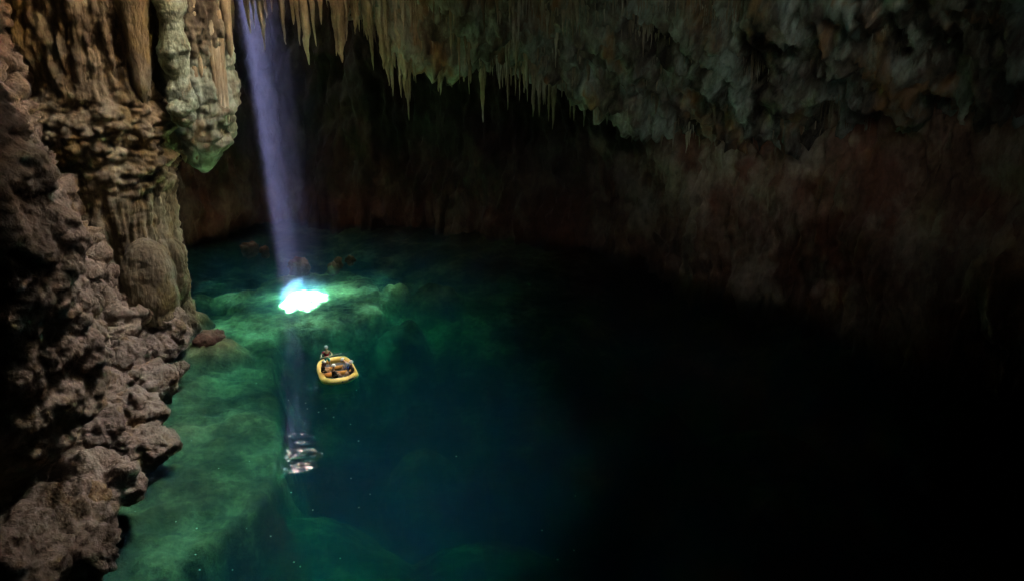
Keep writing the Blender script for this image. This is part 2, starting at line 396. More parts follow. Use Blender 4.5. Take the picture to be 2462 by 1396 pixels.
d = .7 * (lumps(wq * np.array([.42, .42, .5]) + 3) - .45) + 1.1 * (rdg - .4) - 2.0 * sstep(.15, .6, fbm(q * .3 + 40, 3)) - .9 * sstep(.15, .5, fbm(q * .75 + 60, 3))
d += 0.7 * np.abs(fbm(q * np.array([.5, .5, .07]), 3)) * sstep(14, 22, q[:, 2])
d *= quiet
W2 = W1 + n1 * d.reshape(nu, nv)[..., None]
n2 = soft_n(W2); q = W2.reshape(-1, 3)
wq = q + .22 * np.stack([fbm(q * 1.3 + k * 9, 2) for k in range(3)], 1)
kn = (.15 + .85 * sstep(-.15, .45, fbm(q * .25 + 21, 2))) * quiet
d = kn * (.75 * (lumps(wq * 1.1 + 9) - .4) + .55 * (lumps(wq * 2.0) - .4) + .22 * lumps(q * 3.6)) + .30 * fbm(q * np.array([1.6, 1.6, 1.1]), 4) + .45 * (1 - kn) * np.abs(fbm(q * np.array([1.1, 1.1, .22]), 3))
W3 = W2 + n2 * d.reshape(nu, nv)[..., None]
left = link('rock_wall', mesh_np('rock_wall', W3.reshape(-1, 3), grid_faces(nu, nv)), M['shore'])
tag(left, kind='structure', label='lumpy brown limestone bank rising from the left shore')

# ------------------------------------------------------------------ displaced lathe for columns and ribs
def lathe_rock(name, cx, cy_, zr, nth, nz, amp, fl, mat, parent, squash=1.0, rot=0.0, knob=None):
    z = np.linspace(zr[0][0], zr[-1][0], nz)
    R = np.interp(z, [a[0] for a in zr], [a[1] for a in zr])
    ox = np.interp(z, [a[0] for a in zr], [a[2] if len(a) > 2 else 0 for a in zr])
    for _ in range(6):
        R[1:-1] = .25 * R[:-2] + .5 * R[1:-1] + .25 * R[2:]
    th = np.linspace(0, 2 * np.pi, nth, endpoint=False)
    TH, ZZ = np.meshgrid(th, z, indexing='ij')
    ux, uy = np.cos(TH), np.sin(TH) * squash
    C, S = math.cos(rot), math.sin(rot)
    nx, ny = C * ux - S * uy, S * ux + C * uy
    Pw = np.stack([cx + ox[None, :] + R * nx, cy_ + R * ny, ZZ], -1)
    qq = Pw.reshape(-1, 3)
    dd = amp * (1.3 * (lumps(qq * np.array([.42, .42, .36])) - .4) + .7 * (lumps(qq * 1.1) - .4) + .35 * lumps(qq * 2.4) + .5 * fbm(qq * .3, 3))
    dd += fl * (np.abs(fbm(qq * np.array([.9, .9, .10]), 3)) + .7 * lumps(qq * np.array([1.6, 1.6, .16])))
    if knob:
        w = sstep(knob[0] - 1, knob[0] + 1, qq[:, 2]) * (1 - sstep(knob[1] - 1.5, knob[1] + 1.5, qq[:, 2]))
        kn = knob[2] * (1.5 * (lumps(qq * .38 + 5) - .4) + .9 * (lumps(qq * .9) - .4) + .5 * lumps(qq * 2.0) + .4 * fbm(qq * .8, 3))
        dd = dd * (1 - w) + (kn + .3) * w
    dd = dd.reshape(nth, nz)
    k = np.minimum(1, R / 1.0)[None, :]
    Pw[..., 0] += dd * np.cos(TH + rot) * k; Pw[..., 1] += dd * np.sin(TH + rot) * k
    return link(name, mesh_np(name, Pw.reshape(-1, 3), grid_faces(nth, nz, True)), mat, parent)

colm = empty('limestone_column')
tag(colm, 'massive fluted limestone column on the left rising from the green water to the ceiling', 'rock column')
cc = at_r(276, 560, 76)
lathe_rock('fluted_shaft', cc[0], cc[1], [(-4, 5.2), (0, 4.5), (1.5, 4.0), (4, 3.8), (9, 3.8), (13, 3.9), (15, 4.4), (19, 4.6), (22, 4.2), (25, 4.6), (36, 6.0)], 420, 430, .6, 1.0, M['column'], colm, 1.0, 0, (13, 21, 1.15))
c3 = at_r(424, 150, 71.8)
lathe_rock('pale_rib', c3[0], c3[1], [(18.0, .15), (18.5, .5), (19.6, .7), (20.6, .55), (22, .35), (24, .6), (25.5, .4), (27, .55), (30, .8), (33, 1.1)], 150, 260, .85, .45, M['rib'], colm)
c4 = at_r(318, 60, 71)
lathe_rock('rib', c4[0], c4[1], [(20.2, .1), (21.5, .5), (24, .6), (27, .75), (31, 1.2)], 70, 120, .3, .3, M['column'], colm)
c5 = at_r(352, 640, 70)
lathe_rock('smooth_flowstone_boss', c5[0], c5[1], [(2.5, 1.7), (4.5, 1.9), (7, 1.75), (8.6, 1.2), (9.3, .6), (9.6, .05)], 120, 110, .28, .12, M['column'], colm)
c6 = at_r(372, 690, 73)
lathe_rock('root_foot', c6[0], c6[1], [(-3, 2.2), (0, 1.7), (2, 1.1), (5, .7), (9, .55), (12, .3)], 90, 120, .25, .35, M['column'], colm)

butt = lathe_rock('rock_buttress', -28.2, 37.5, [(1.6, .4), (2.8, 1.2), (4.6, 2.8), (7, 4.8), (9.3, 5.3), (12.5, 5.2), (16.8, 5.4), (20.7, 4.4), (23, 3.2), (28, 2.8), (37, 3.5)], 420, 420, .75, .45, M['shore'], None, 1.0, 0, (3, 40, .7))
tag(butt, 'big overhanging rock buttress in deep shadow at the left edge, its right rim lit', 'rock formation')
drap = empty('hanging_drapery')
tag(drap, 'ragged curtain of grey green flowstone hanging from the ceiling right of the limestone column', 'rock formation')
d1 = at_r(452, 120, 77)
lathe_rock('drapery_mass', d1[0], d1[1], [(13.2, .12), (14.0, .5), (15.2, .95), (16.4, 1.35), (17.6, 1.65), (19, 2.0), (23, 2.3), (28, 2.7), (34, 3.8)], 220, 240, .7, .95, M['ceil'], drap, 1.0)
for (tx, ty, w, zt, rr_) in [(446, 392, .3, 20, 76), (460, 372, .26, 20, 75.6), (474, 385, .3, 20, 75.4), (488, 360, .26, 20, 75.2), (500, 372, .3, 20, 75.2), (512, 345, .28, 20, 75.2), (525, 352, .24, 20, 75.4), (536, 325, .26, 22, 75.6), (452, 350, .3, 21, 75), (481, 335, .3, 22, 74.6), (507, 318, .26, 22, 74.6), (550, 302, .24, 27, 75), (541, 285, .2, 27, 74.8), (531, 262, .2, 27, 74.6), (522, 238, .18, 27, 74.5), (556, 140, .3, 31, 75), (503, 245, .22, 27, 74.4), (474, 215, .25, 28, 74), (486, 190, .22, 28, 74)]:
    tp = at_r(tx, ty, rr_)
    lathe_rock('drapery_rod', tp[0], tp[1], [(tp[2], .03), (tp[2] + .5, w * .8), (tp[2] + 2, w), (zt, w * 1.9)], 16, 60, .08, .05, M['stal'], drap)

# ------------------------------------------------------------------ boulders on the shore
def boulder(name, px, py, rho, r, sq, seed, label, mat='boulder', cat='boulder', sub_=5, group='boulders along the left shore'):
    c = at_r(px, py, rho)
    bm = bmesh.new(); bmesh.ops.create_icosphere(bm, subdivisions=sub_, radius=1.0)
    v = np.array([x.co[:] for x in bm.verts]); f = np.array([[x.index for x in fa.verts] for fa in bm.faces]); bm.free()
    nrm = v.copy()
    v = v * np.array(sq)
    o = seed * 7.7
    qq = v * r + o
    dd = (.30 * fbm(v * 1.1 + o, 3) * r + .30 * (lumps(v * 1.5 + o) - .4) * r + .5 * (lumps(qq * .9) - .4) * min(1, r / 1.5) + .38 * (lumps(qq * 1.9 + .2 * fbm(qq * 1.5, 2)[:, None]) - .3) * min(1, r) + .2 * lumps(qq * 3.8) * min(1, r) - .5 * sstep(.15, .5, fbm(qq * .8 + 8, 3)) * min(1, r) + .10 * fbm(qq * 2.5, 3))
    v = v * r + nrm * dd[:, None]
    ob = link(name, mesh_np(name, v, f), M[mat]); ob.location = c.tolist(); ob.rotation_euler = (0, 0, seed)
    tag(ob, label, cat, group)
    return ob
BL = [
    (408, 792, 69.5, 1.5, (1, .8, 1.3), 'pale angular boulder standing beside the foot of the limestone column'),
    (385, 840, 67.5, 1.2, (1, 1, .9), 'rough brown boulder below the pale angular one at the waterline'),
    (432, 885, 62.8, .55, (1, 1, .9), 'small round boulder standing alone at the edge of the green shelf'),
    (368, 925, 60.5, 1.6, (1, 1, .9), 'broad pinkish brown boulder below the small round one'),
    (300, 860, 63.5, 1.5, (1, 1, .9), 'grey brown boulder on the bank over the dark hollow'),
    (250, 940, 58.5, 1.5, (1, 1, 1.1), 'tall layered boulder left of the deep shadowed gap'),
    (225, 1030, 53.5, 1.7, (1, 1, .8), 'mossy boulder on the bank beneath the layered one'),
    (330, 1000, 56.0, 1.7, (1, 1, .9), 'knobbly boulder right of the deep shadowed gap'),
    (350, 1075, 52.0, 1.6, (1.1, 1, .6), 'low knobbly boulder at the waterline above the big smooth one'),
    (235, 1165, 46.0, 2.1, (1.1, 1, .75), 'big smooth boulder with a pale patch at the waterline'),
    (130, 1270, 40.5, 2.6, (1.1, 1, .6), 'largest foreground boulder in the bottom left corner'),
    (205, 1330, 37.5, 1.5, (1, 1, .6), 'dark boulder dipping into the water at the bottom edge'),
    (40, 1350, 37.0, 2.0, (1, 1, .6), 'rough boulder cut by the left and bottom edges'),
]
for k, (px, py, rho, r, sq, lab) in enumerate(BL):
    boulder('boulder', px, py, rho, r * .82, sq, k + 1, lab)
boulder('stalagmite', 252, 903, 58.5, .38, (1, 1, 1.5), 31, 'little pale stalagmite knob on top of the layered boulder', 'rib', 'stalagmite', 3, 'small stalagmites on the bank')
boulder('stalagmite', 258, 850, 62, .34, (1, 1, 1.6), 32, 'little grey stalagmite knob on the bank above the pale one', 'boulder', 'stalagmite', 3, 'small stalagmites on the bank')

# ------------------------------------------------------------------ lake bed
gx = np.arange(-48, 56, .3); gy = np.arange(12, 112, .3)
GX, GY = np.meshgrid(gx, gy, indexing='ij'); X, Y = GX.ravel(), GY.ravel()
edge = [at(a, b, -2.5)[:2] for a, b in [(455, 742), (520, 748), (590, 768), (645, 795), (668, 835), (660, 870), (662, 930), (668, 1000), (690, 1070), (684, 1130), (660, 1200), (605, 1262), (535, 1312), (480, 1365), (440, 1420), (380, 1560)]]
poly = np.array(edge + [np.array([-30, 14.0]), np.array([-48, 14.0]), np.array([-48, 76.0])])
def sdf(poly, X, Y):
    d = np.full(len(X), 1e9); ins = np.zeros(len(X), bool)
    for (x0, y0), (x1, y1) in zip(poly, np.roll(poly, -1, 0)):
        ex, ey = x1 - x0, y1 - y0; wx, wy = X - x0, Y - y0
        t = np.clip((wx * ex + wy * ey) / (ex * ex + ey * ey), 0, 1)
        d = np.minimum(d, (wx - ex * t) ** 2 + (wy - ey * t) ** 2)
        c = ((y0 <= Y) & (y1 > Y)) | ((y1 <= Y) & (y0 > Y))
        with np.errstate(divide='ignore', invalid='ignore'):
            xi = x0 + (Y - y0) / (y1 - y0 + 1e-12) * ex
        ins ^= c & (X < xi)
    return np.where(ins, -np.sqrt(d), np.sqrt(d))
q2 = np.stack([X, Y, 0 * X], 1)
sd = sdf(poly, X, Y) + 0.7 * fbm(q2 * .35, 3)
rho = np.hypot(X, Y); aza = np.degrees(np.arctan2(X, Y))
shore_d = F_rs(aza) - rho                        # distance inside the far and right shore
zb_ = -17 + 2.5 * fbm(q2 * .06, 3)
far_ = np.interp(shore_d, [-3, 0, 4, 12, 24, 32, 44], [-.3, -.5, -1.1, -2.1, -3.6, -7, -17]) + .6 * fbm(q2 * .14, 3)
rt = sstep(4, 16, aza)
far_ = far_ * (1 - rt) + rt * np.interp(shore_d, [-3, 0, 6, 14, 26], [-1, -2, -6, -12, -18])
zb_ = np.maximum(zb_, far_)
shelf = -1.6 - 0.7 * sstep(-10, -0.5, sd) + 0.5 * fbm(q2 * .16, 3) + .45 * (lumps(q2 * .3) - .5) + .25 * (lumps(q2 * .8) - .5)
shelf = np.where(sd > -0.5, shelf - 14 * sstep(-0.5, 3.2, sd) ** 0.8, shelf)
shelf_n = np.maximum(shelf, zb_)
zb_ = shelf_n
def mound(px, py, z, r, h=None, p=2.0, ell=1.0):
    c = at(px, py, z)
    dd = np.sqrt(((X - c[0]) / ell) ** 2 + (Y - c[1]) ** 2) / r
    return z + 0.1 - (4.0 * dd ** p if h is None else h * dd ** p)
MS = [(590, 702, -1.1, 3.2), (560, 708, -1.5, 3.0), (535, 716, -1.6, 3.4), (640, 692, -1.0, 3.0), (665, 684, -.9, 2.6), (470, 716, -1.5, 4.5), (820, 688, -1.0, 2.3), (838, 694, -1.1, 2.0), (868, 690, -.9, 2.4), (905, 704, -1.3, 2.2), (700, 672, -.9, 3.0), (760, 670, -.9, 3.2), (812, 712, -1.3, 1.8), (826, 728, -1.5, 1.6), (620, 745, -1.6, 2.0),
      (940, 690, -1.0, 2.4), (962, 686, -.9, 2.0), (1040, 690, -1.2, 4.2), (1075, 694, -1.2, 2.6), (850, 752, -1.7, 2.0), (836, 768, -2.2, 2.4), (982, 772, -2.0, 2.2),
      (965, 785, -2.4, 3.2), (935, 805, -3, 2.6), (1240, 735, -3, 4), (1150, 760, -3.5, 4.5), (690, 1285, -5.5, 6.5), (760, 1370, -6.5, 7.5), (1510, 965, -5.5, 6.5), (1850, 1065, -4.5, 7.0), (1900, 1160, -5.0, 5.5), (1160, 1380, -8, 8), (1020, 1090, -9.5, 4)]
sc_ = SPOT
sx_, sy_ = X - sc_[0], Y - sc_[1]
sr_ = np.sqrt((sx_ / 1.0) ** 2 + (np.where(sy_ < 0, sy_ * 1.0, sy_ * .75)) ** 2)
zb_ = np.maximum(zb_, -1.3 - .02 * np.maximum(sr_ - 4.0, 0) ** 2 - 9.0 * sstep(7.5, 12.0, sr_ + 1.6 * fbm(q2 * .3, 3)))
pan = sstep(6.5, 5.0, sr_)
for ms in MS:
    zb_ = np.maximum(zb_, mound(*ms))
calm = 1 - .9 * pan
zb_ = zb_ * (1 - pan) + (-1.3) * pan
zb_ = zb_ + calm * (.35 * (lumps(q2 * .55 + 4) - .5) + .16 * fbm(q2 * .9, 3) + .18 * (lumps(q2 * 1.2) - .5))
e = at(506, 815, 0.1)
zb_ = np.maximum(zb_, .28 - ((X - e[0]) ** 2 / 5.5 + (Y - e[1]) ** 2 / 3.2) + .35 * fbm(q2 * 1.1, 3))
tone = .35 + .65 * sstep(86, 76, rho) + .15 * sstep(1.5, -2, sd) + 3.0 * np.exp(-(np.hypot(X - SPOT[0], Y - SPOT[1]) / 12) ** 2) + 1.6 * np.exp(-(np.hypot(X - SPOT[0], Y - SPOT[1]) / 4.5) ** 4)  # bed colour lightened round the sun spot to paint in its glow
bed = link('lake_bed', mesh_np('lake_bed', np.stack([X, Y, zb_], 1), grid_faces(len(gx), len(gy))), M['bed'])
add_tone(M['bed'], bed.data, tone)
tag(bed, kind='structure', label='pale rocky lake bed seen through the clear green water')

# rocks that break the surface near the back shore
EM = [(718, 626, .85, 'broad reddish rock breaking the water right behind the sunbeam'), (800, 632, .5, 'low reddish rock right of the broad one behind the sunbeam'), (812, 620, .45, 'upright reddish rock nub right of the low one'), (842, 614, .4, 'smallest upright reddish rock nub in the back shallows'),
      (598, 582, .7, 'slanting reddish rock in the back shallows left of the sunbeam'), (634, 592, .5, 'short reddish rock stub left of the sunbeam'),]
for k, (px, py, r, lab) in enumerate(EM):
    rho_ = np.linalg.norm(at(px, py + 6, 0)[:2]) if py > 540 else 99.0
    o = boulder('emergent_rock', px, py, rho_, r * .8, (1.5, 1.0, 1.5), 50 + k, lab, 'red', 'rock', 4, 'reddish rocks in the back shallows'); o.location.z = -r * .85
e2 = at(506, 812, .15)
boulder('emergent_rock', 506, 812, np.linalg.norm(e2[:2]), .75, (1.5, 1, .35), 70, 'flat reddish rock breaking the water on the green shelf', 'red', 'rock', 4, 'reddish rocks on the green shelf')

# ------------------------------------------------------------------ stalactites
def stal_mesh(seed, nth=14, nz=26):
    r = np.random.default_rng(seed)
    t = np.linspace(0, 1, nz)                       # 0 tip .. 1 root, unit length, root radius 1
    R = .05 + .95 * t ** r.uniform(.6, .95)
    R *= 1 + .12 * np.sin(t * r.uniform(9, 22) + r.uniform(0, 6)) * (t < .95)
    th = np.linspace(0, 2 * np.pi, nth, endpoint=False)
    TH, TT = np.meshgrid(th, t, indexing='ij')
    bx = np.cumsum(r.normal(0, .06, nz)); by = np.cumsum(r.normal(0, .06, nz)); bx -= bx[-1]; by -= by[-1]
    fl = 1 + .16 * np.cos(TH * r.integers(3, 6) + r.uniform(0, 6)) + .14 * perlin(np.stack([np.cos(TH).ravel() * 1.7 + seed, np.sin(TH).ravel() * 1.7, TT.ravel() * 9], 1)).reshape(nth, nz) * 2
    Pw = np.stack([R * fl * np.cos(TH) + bx, R * fl * np.sin(TH) + by, TT - 1], -1)   # origin at the root
    return mesh_np('stalactite', Pw.reshape(-1, 3), grid_faces(nth, nz, True))
SM = [stal_mesh(s_) for s_ in range(14)]
for m_ in SM: m_.materials.append(M['stal'])
def stalactite(x, y, ztop, ztip, rad):
    o = link('stalactite', random.choice(SM), None, ceiling)
    o.location = (x, y, ztop); o.scale = (rad, rad, ztop - ztip); o.rotation_euler = (0, 0, random.uniform(0, 6.28))
    return o
def px2m(w, rho): return w / FPX * rho / 1.0
for (tx, ty, w, dr) in [(627, 122, 26, .5), (601, 82, 22, 1), (612, 70, 14, .3), (688, 108, 20, .5), (724, 110, 16, 1), (745, 157, 26, 1), (757, 112, 14, .5), (825, 152, 26, 1), (812, 135, 18, 1.2), (838, 100, 14, .6), (922, 168, 20, 1), (937, 208, 22, .6), (968, 236, 26, 1), (985, 187, 20, .5), (1006, 172, 14, 1), (948, 165, 14, .4),
                        (1040, 188, 18, .8), (1060, 220, 26, 1.1), (1048, 160, 18, .6), (1117, 198, 16, 1), (1155, 192, 12, .6), (1163, 295, 15, -.2), (985, 290, 14, -.6), (1100, 140, 16, 1.2), (1205, 215, 14, .5), (1260, 225, 12, .6), (640, 45, 26, 1.5), (662, 30, 18, 1.5), (705, 60, 22, 1.5), (772, 60, 18, 2), (860, 80, 22, 1.5), (880, 70, 26, 2), (565, 70, 18, .5)]:
    a_ = math.degrees(math.atan2(*ray(tx, ty)[:2])); rho_ = float(LIPR(a_)) - dr
    tp = at_r(tx, ty, rho_)
    stalactite(tp[0], tp[1], float(lip_front(a_, max(.5, dr)) + 1.0), tp[2], px2m(w, rho_) * .62)
n_s = 33
def rand_st(a0, a1, rmin, rmax, n, l0, l1):
    for _ in range(n):
        a_ = random.uniform(a0, a1); r_ = rmin + (rmax - rmin) * random.random() ** 1.3
        rho_ = float(LIPR(a_)) - r_; zt = float(lip_front(a_, r_))
        L_ = random.uniform(l0, l1) * (1.15 if r_ < 2 else 1)
        x, y = rho_ * math.sin(math.radians(a_)), rho_ * math.cos(math.radians(a_))
        stalactite(x, y, zt + .9, zt - L_, random.uniform(.13, .30) * (.7 + L_ * .14))
rand_st(-14, 6, -.6, 6.0, 90, 1.2, 4.2)
rand_st(-11, 3, -.4, 6.5, 70, 2.4, 6.0)
rand_st(4, 14, -.4, 7.0, 75, 1.0, 3.6)
rand_st(12, 20, -.2, 5.0, 25, 1.0, 3.0)

# the many small straws and spikes between them, one joined part
sv_, sf_ = [], []
for k in range(3400):
    a_ = random.uniform(-20, 25) if random.random() < .6 else random.uniform(0, 24)
    r_ = random.uniform(-.6, 9.0); rho_ = float(LIPR(a_)) - r_; zt = float(lip_front(a_, max(r_, .3))) + .8
    if a_ < -11 and r_ > 4: continue
    L_ = random.uniform(1.2, 3.0); rd = random.uniform(.06, .16); x, y = rho_ * math.sin(math.radians(a_)), rho_ * math.cos(math.radians(a_))
    n0 = len(sv_); ph_ = random.uniform(0, 6)
    for (f_, w_) in ((0, 1), (.35, .75), (.7, .45), (1, .05)):
        ox, oy = random.gauss(0, .04), random.gauss(0, .04)
        for m_ in range(6):
            sv_.append((x + ox + rd * w_ * math.cos(ph_ + m_ * 1.047), y + oy + rd * w_ * math.sin(ph_ + m_ * 1.047), zt - L_ * f_))
    for i_ in range(3):
        for m_ in range(6):
            sf_.append([n0 + i_ * 6 + m_, n0 + (i_ + 1) * 6 + m_, n0 + (i_ + 1) * 6 + (m_ + 1) % 6, n0 + i_ * 6 + (m_ + 1) % 6])
tag(link('small_stalactites', mesh_np('small_stalactites', sv_, sf_), M['stal'], ceiling), kind='stuff')

# ------------------------------------------------------------------ water
wmat = bpy.data.materials.new('lake_water'); wmat.use_nodes = True
nt = wmat.node_tree; N, L = nt.nodes, nt.links; N.clear()
out = N.new('ShaderNodeOutputMaterial'); tr = N.new('ShaderNodeBsdfTransparent'); gl = N.new('ShaderNodeBsdfGlossy')
gl.inputs['Roughness'].default_value = 0.01
fr = N.new('ShaderNodeFresnel'); fr.inputs['IOR'].default_value = 1.333
mx = N.new('ShaderNodeMixShader'); L.new(fr.outputs[0], mx.inputs[0]); L.new(tr.outputs[0], mx.inputs[1]); L.new(gl.outputs[0], mx.inputs[2])
RAFT = at(806, 893, 0.2)
geo = N.new('ShaderNodeNewGeometry')
nz1 = N.new('ShaderNodeTexNoise'); nz1.inputs['Scale'].default_value = .55; nz1.inputs['Detail'].default_value = 3
L.new(geo.outputs['Position'], nz1.inputs['Vector'])
bp = N.new('ShaderNodeBump'); bp.inputs['Strength'].default_value = 1.0; bp.inputs['Distance'].default_value = .045
# rings running out from the raft
ds = N.new('ShaderNodeVectorMath'); ds.operation = 'DISTANCE'; ds.inputs[1].default_value = (float(RAFT[0]), float(RAFT[1]), 0)
L.new(geo.outputs['Position'], ds.inputs[0])
def mth(op, a, b=None):
    m = N.new('ShaderNodeMath'); m.operation = op
    for k, v in enumerate((a, b)):
        if v is None: continue
        if hasattr(v, 'is_linked'): L.new(v, m.inputs[k])
        else: m.inputs[k].default_value = v
    return m.outputs[0]
nd = N.new('ShaderNodeTexNoise'); nd.inputs['Scale'].default_value = .8; L.new(geo.outputs['Position'], nd.inputs['Vector'])
ph = mth('ADD', mth('MULTIPLY', ds.outputs['Value'], 6.5), mth('MULTIPLY', nd.outputs['Fac'], 9.0))
rg = mth('MULTIPLY', mth('SINE', ph), mth('EXPONENT', mth('MULTIPLY', ds.outputs['Value'], -.42)))
L.new(mth('ADD', nz1.outputs['Fac'], mth('MULTIPLY', rg, .9)), bp.inputs['Height'])
L.new(bp.outputs[0], gl.inputs['Normal']); L.new(bp.outputs[0], fr.inputs['Normal'])
L.new(mx.outputs[0], out.inputs['Surface'])
va = N.new('ShaderNodeVolumeAbsorption'); va.inputs['Color'].default_value = (0.0, .775, .72, 1); va.inputs['Density'].default_value = .31
vsn = N.new('ShaderNodeVolumeScatter'); vsn.inputs['Color'].default_value = (.24, .48, .95, 1); vsn.inputs['Density'].default_value = .021; vsn.inputs['Anisotropy'].default_value = .3
ad = N.new('ShaderNodeAddShader'); L.new(va.outputs[0], ad.inputs[0]); L.new(vsn.outputs[0], ad.inputs[1]); L.new(ad.outputs[0], out.inputs['Volume'])
wx = np.linspace(-60, 70, 130); wy = np.linspace(-40, 125, 130)
bm = bmesh.new(); bmesh.ops.create_cube(bm, size=1)
for v in bm.verts: v.co = (5 + v.co.x * 150, 25 + v.co.y * 220, -15 + v.co.z * 30)
water = link('lake_water', from_bm('lake_water', bm, False), wmat)
tag(water, kind='structure', label='still clear blue green lake water filling the cave')

# ------------------------------------------------------------------ raft
M['yellow'] = plain('raft_rubber_yellow', (0.80, 0.58, 0.13), .45, .5, .08, 3)
M['orange'] = plain('raft_thwart_orange', (0.62, 0.27, 0.03), .5, .4, .08, 3)
M['floor'] = plain('raft_floor_grey', (0.10, 0.10, 0.09), .6)
M['black'] = plain('black_neoprene', (0.012, 0.012, 0.014), .7)
M['rope'] = plain('dark_rope', (0.03, 0.03, 0.03), .8)
M['white'] = plain('white_helmet_shell', (0.90, 0.90, 0.89), .35, .5, .03)
M['skin'] = plain('skin', (0.60, 0.38, 0.27), .6, .3, .06)
M['redshirt'] = plain('red_cloth', (0.42, 0.02, 0.05), .85)
M['turq'] = plain('turquoise_cloth', (0.03, 0.42, 0.40), .85)
M['grey'] = plain('blue_grey_cloth', (0.24, 0.32, 0.42), .85)
M['blue'] = plain('blue_cloth', (0.02, 0.10, 0.42), .85)
M['wood'] = plain('paddle_shaft_wood', (0.66, 0.46, 0.32), .5)
M['blade'] = plain('paddle_blade_grey', (0.10, 0.09, 0.10), .5)
M['eye'] = plain('eye_dark', (0.02, 0.015, 0.01), .3)

def tube_mesh(name, pts, rad, nseg=14, closed=False):
    pts = np.asarray(pts, float); n = len(pts)
    if closed: t = np.roll(pts, -1, 0) - np.roll(pts, 1, 0)
    else: t = np.gradient(pts, axis=0)
    t /= np.linalg.norm(t, axis=1)[:, None] + 1e-9
    up = np.array([0, 0, 1.0]) if np.mean(np.abs(t[:, 2])) < .8 else np.array([0, 1.0, 0])
    a = np.cross(t, up); a /= np.linalg.norm(a, axis=1)[:, None] + 1e-9
    b = np.cross(a, t)
    th = np.linspace(0, 2 * np.pi, nseg, endpoint=False)
    R = np.broadcast_to(np.asarray(rad, float), (n,))
    V = pts[:, None] + R[:, None, None] * (np.cos(th)[None, :, None] * a[:, None] + np.sin(th)[None, :, None] * b[:, None])
    V = V.transpose(1, 0, 2)                       # (seg, n, 3)
    F = grid_faces(nseg, n, True)
    if closed:
        k = np.arange(nseg); k2 = (k + 1) % nseg
        F = np.concatenate([F, np.stack([k * n + n - 1, k2 * n + n - 1, k2 * n, k * n], 1)])
    return mesh_np(name, V.reshape(-1, 3), F)

raft = empty('inflatable_raft', (float(RAFT[0]), float(RAFT[1]), 0.0), math.radians(22))
tag(raft, 'yellow inflatable raft carrying five helmeted people on the dark water', 'raft')
CX, CY, HL, HW, TR = 0.12, -0.30, 1.98, 1.24, 0.25
def raft_line(n=96, k=1.0, dz=0.0):
    t = np.linspace(0, 2 * np.pi, n, endpoint=False)
    ct, st = np.cos(t), np.sin(t); e = .54
    x = CX + HW * k * np.sign(ct) * np.abs(ct) ** e; y = CY + HL * k * np.sign(st) * np.abs(st) ** e
    z = .22 + .24 * sstep(.8, 1.9, np.abs(y - CY)) + .16 * sstep(.3, 1.2, x - CX) * sstep(.8, 1.9, CY - y) + dz
    return np.stack([x, y, z], 1)
link('buoyancy_tube', tube_mesh('buoyancy_tube', raft_line(), TR, 18, True), M['yellow'], raft)
rl_ = raft_line(64, .93)
fv = np.concatenate([np.stack([rl_[:, 0], rl_[:, 1], rl_[:, 2] - .16], 1), [[CX, CY, .10]], np.stack([rl_[:, 0], rl_[:, 1], rl_[:, 2] - .24], 1), [[CX, CY, .02]]])
ff = [[k, (k + 1) % 64, 64] for k in range(64)] + [[65 + (k + 1) % 64, 65 + k, 129] for k in range(64)]
link('floor', mesh_np('floor', fv, ff), M['floor'], raft)
for yy in (-.62, .42):
    xs = np.linspace(-1.05, 1.28, 12)
    link('thwart', tube_mesh('thwart', np.stack([xs, xs * 0 + yy, xs * 0 + .34], 1), .17 * np.array([.75] + [1] * 10 + [.75]), 14), M['orange'], raft)
o_ = raft_line(96, 1.0)
c_ = np.array([CX, CY, .3]); dv = o_ - c_; dv[:, 2] = 0; dv /= np.linalg.norm(dv, axis=1)[:, None]
link('grab_line', tube_mesh('grab_line', o_ + dv * (TR + .01) + np.stack([0 * dv[:, 0], 0 * dv[:, 0], .06 * np.abs(np.sin(np.arange(96) / 96 * np.pi * 14)) - .02], 1), .014, 6, True), M['rope'], raft)
for k in range(0, 96, 12):
    p = o_[k] + dv[k] * (TR + .004)
    bm = bmesh.new(); bmesh.ops.create_cone(bm, cap_ends=True, segments=12, radius1=.075, radius2=.055, depth=.03)
    pa = link('anchor_patch', from_bm('anchor_patch', bm), M['orange'] if k % 24 else M['rope'], raft)
    pa.location = p; pa.rotation_euler = Vector(dv[k].tolist()).to_track_quat('Z', 'Y').to_euler()
for k, w_ in ((74, .5), (80, .22)):              # dark print on the near side of the tube
    ang = np.linspace(-.10, .45, 4)
    idx = [(k + j) % 96 for j in range(int(w_ * 12))]
    vv = [o_[i_] + (TR + .006) * (dv[i_] * math.cos(a_) + np.array([0, 0, math.sin(a_)])) for i_ in idx for a_ in ang]
    link('dark_marking', mesh_np('dark_marking', vv, grid_faces(len(idx), 4)), M['rope'], raft)

# ------------------------------------------------------------------ people
def skin_mesh(name, J, E, root, sub_=1):
    me = bpy.data.meshes.new(name); names = list(J)
    me.from_pydata([J[k][0] for k in names], [(names.index(a), names.index(b)) for a, b in E], [])
    ob = bpy.data.objects.new(name, me); COL.objects.link(ob)
    md = ob.modifiers.new('skin', 'SKIN'); md.branch_smoothing = .4; md.use_smooth_shade = True
    sv = me.skin_vertices[0].data
    for i_, k in enumerate(names):
        r_ = J[k][1]; sv[i_].radius = r_ if isinstance(r_, tuple) else (r_, r_)
        sv[i_].use_root = (k == root)
    ob.modifiers.new('sub', 'SUBSURF').levels = sub_; ob.modifiers['sub'].render_levels = sub_
    dg = bpy.context.evaluated_depsgraph_get()
    out_ = bpy.data.meshes.new_from_object(ob.evaluated_get(dg)); out_.name = name
    bpy.data.objects.remove(ob); bpy.data.meshes.remove(me)
    out_.polygons.foreach_set('use_smooth', np.full(len(out_.polygons), True))
    return out_
def V3(*a): return np.array(a, float)
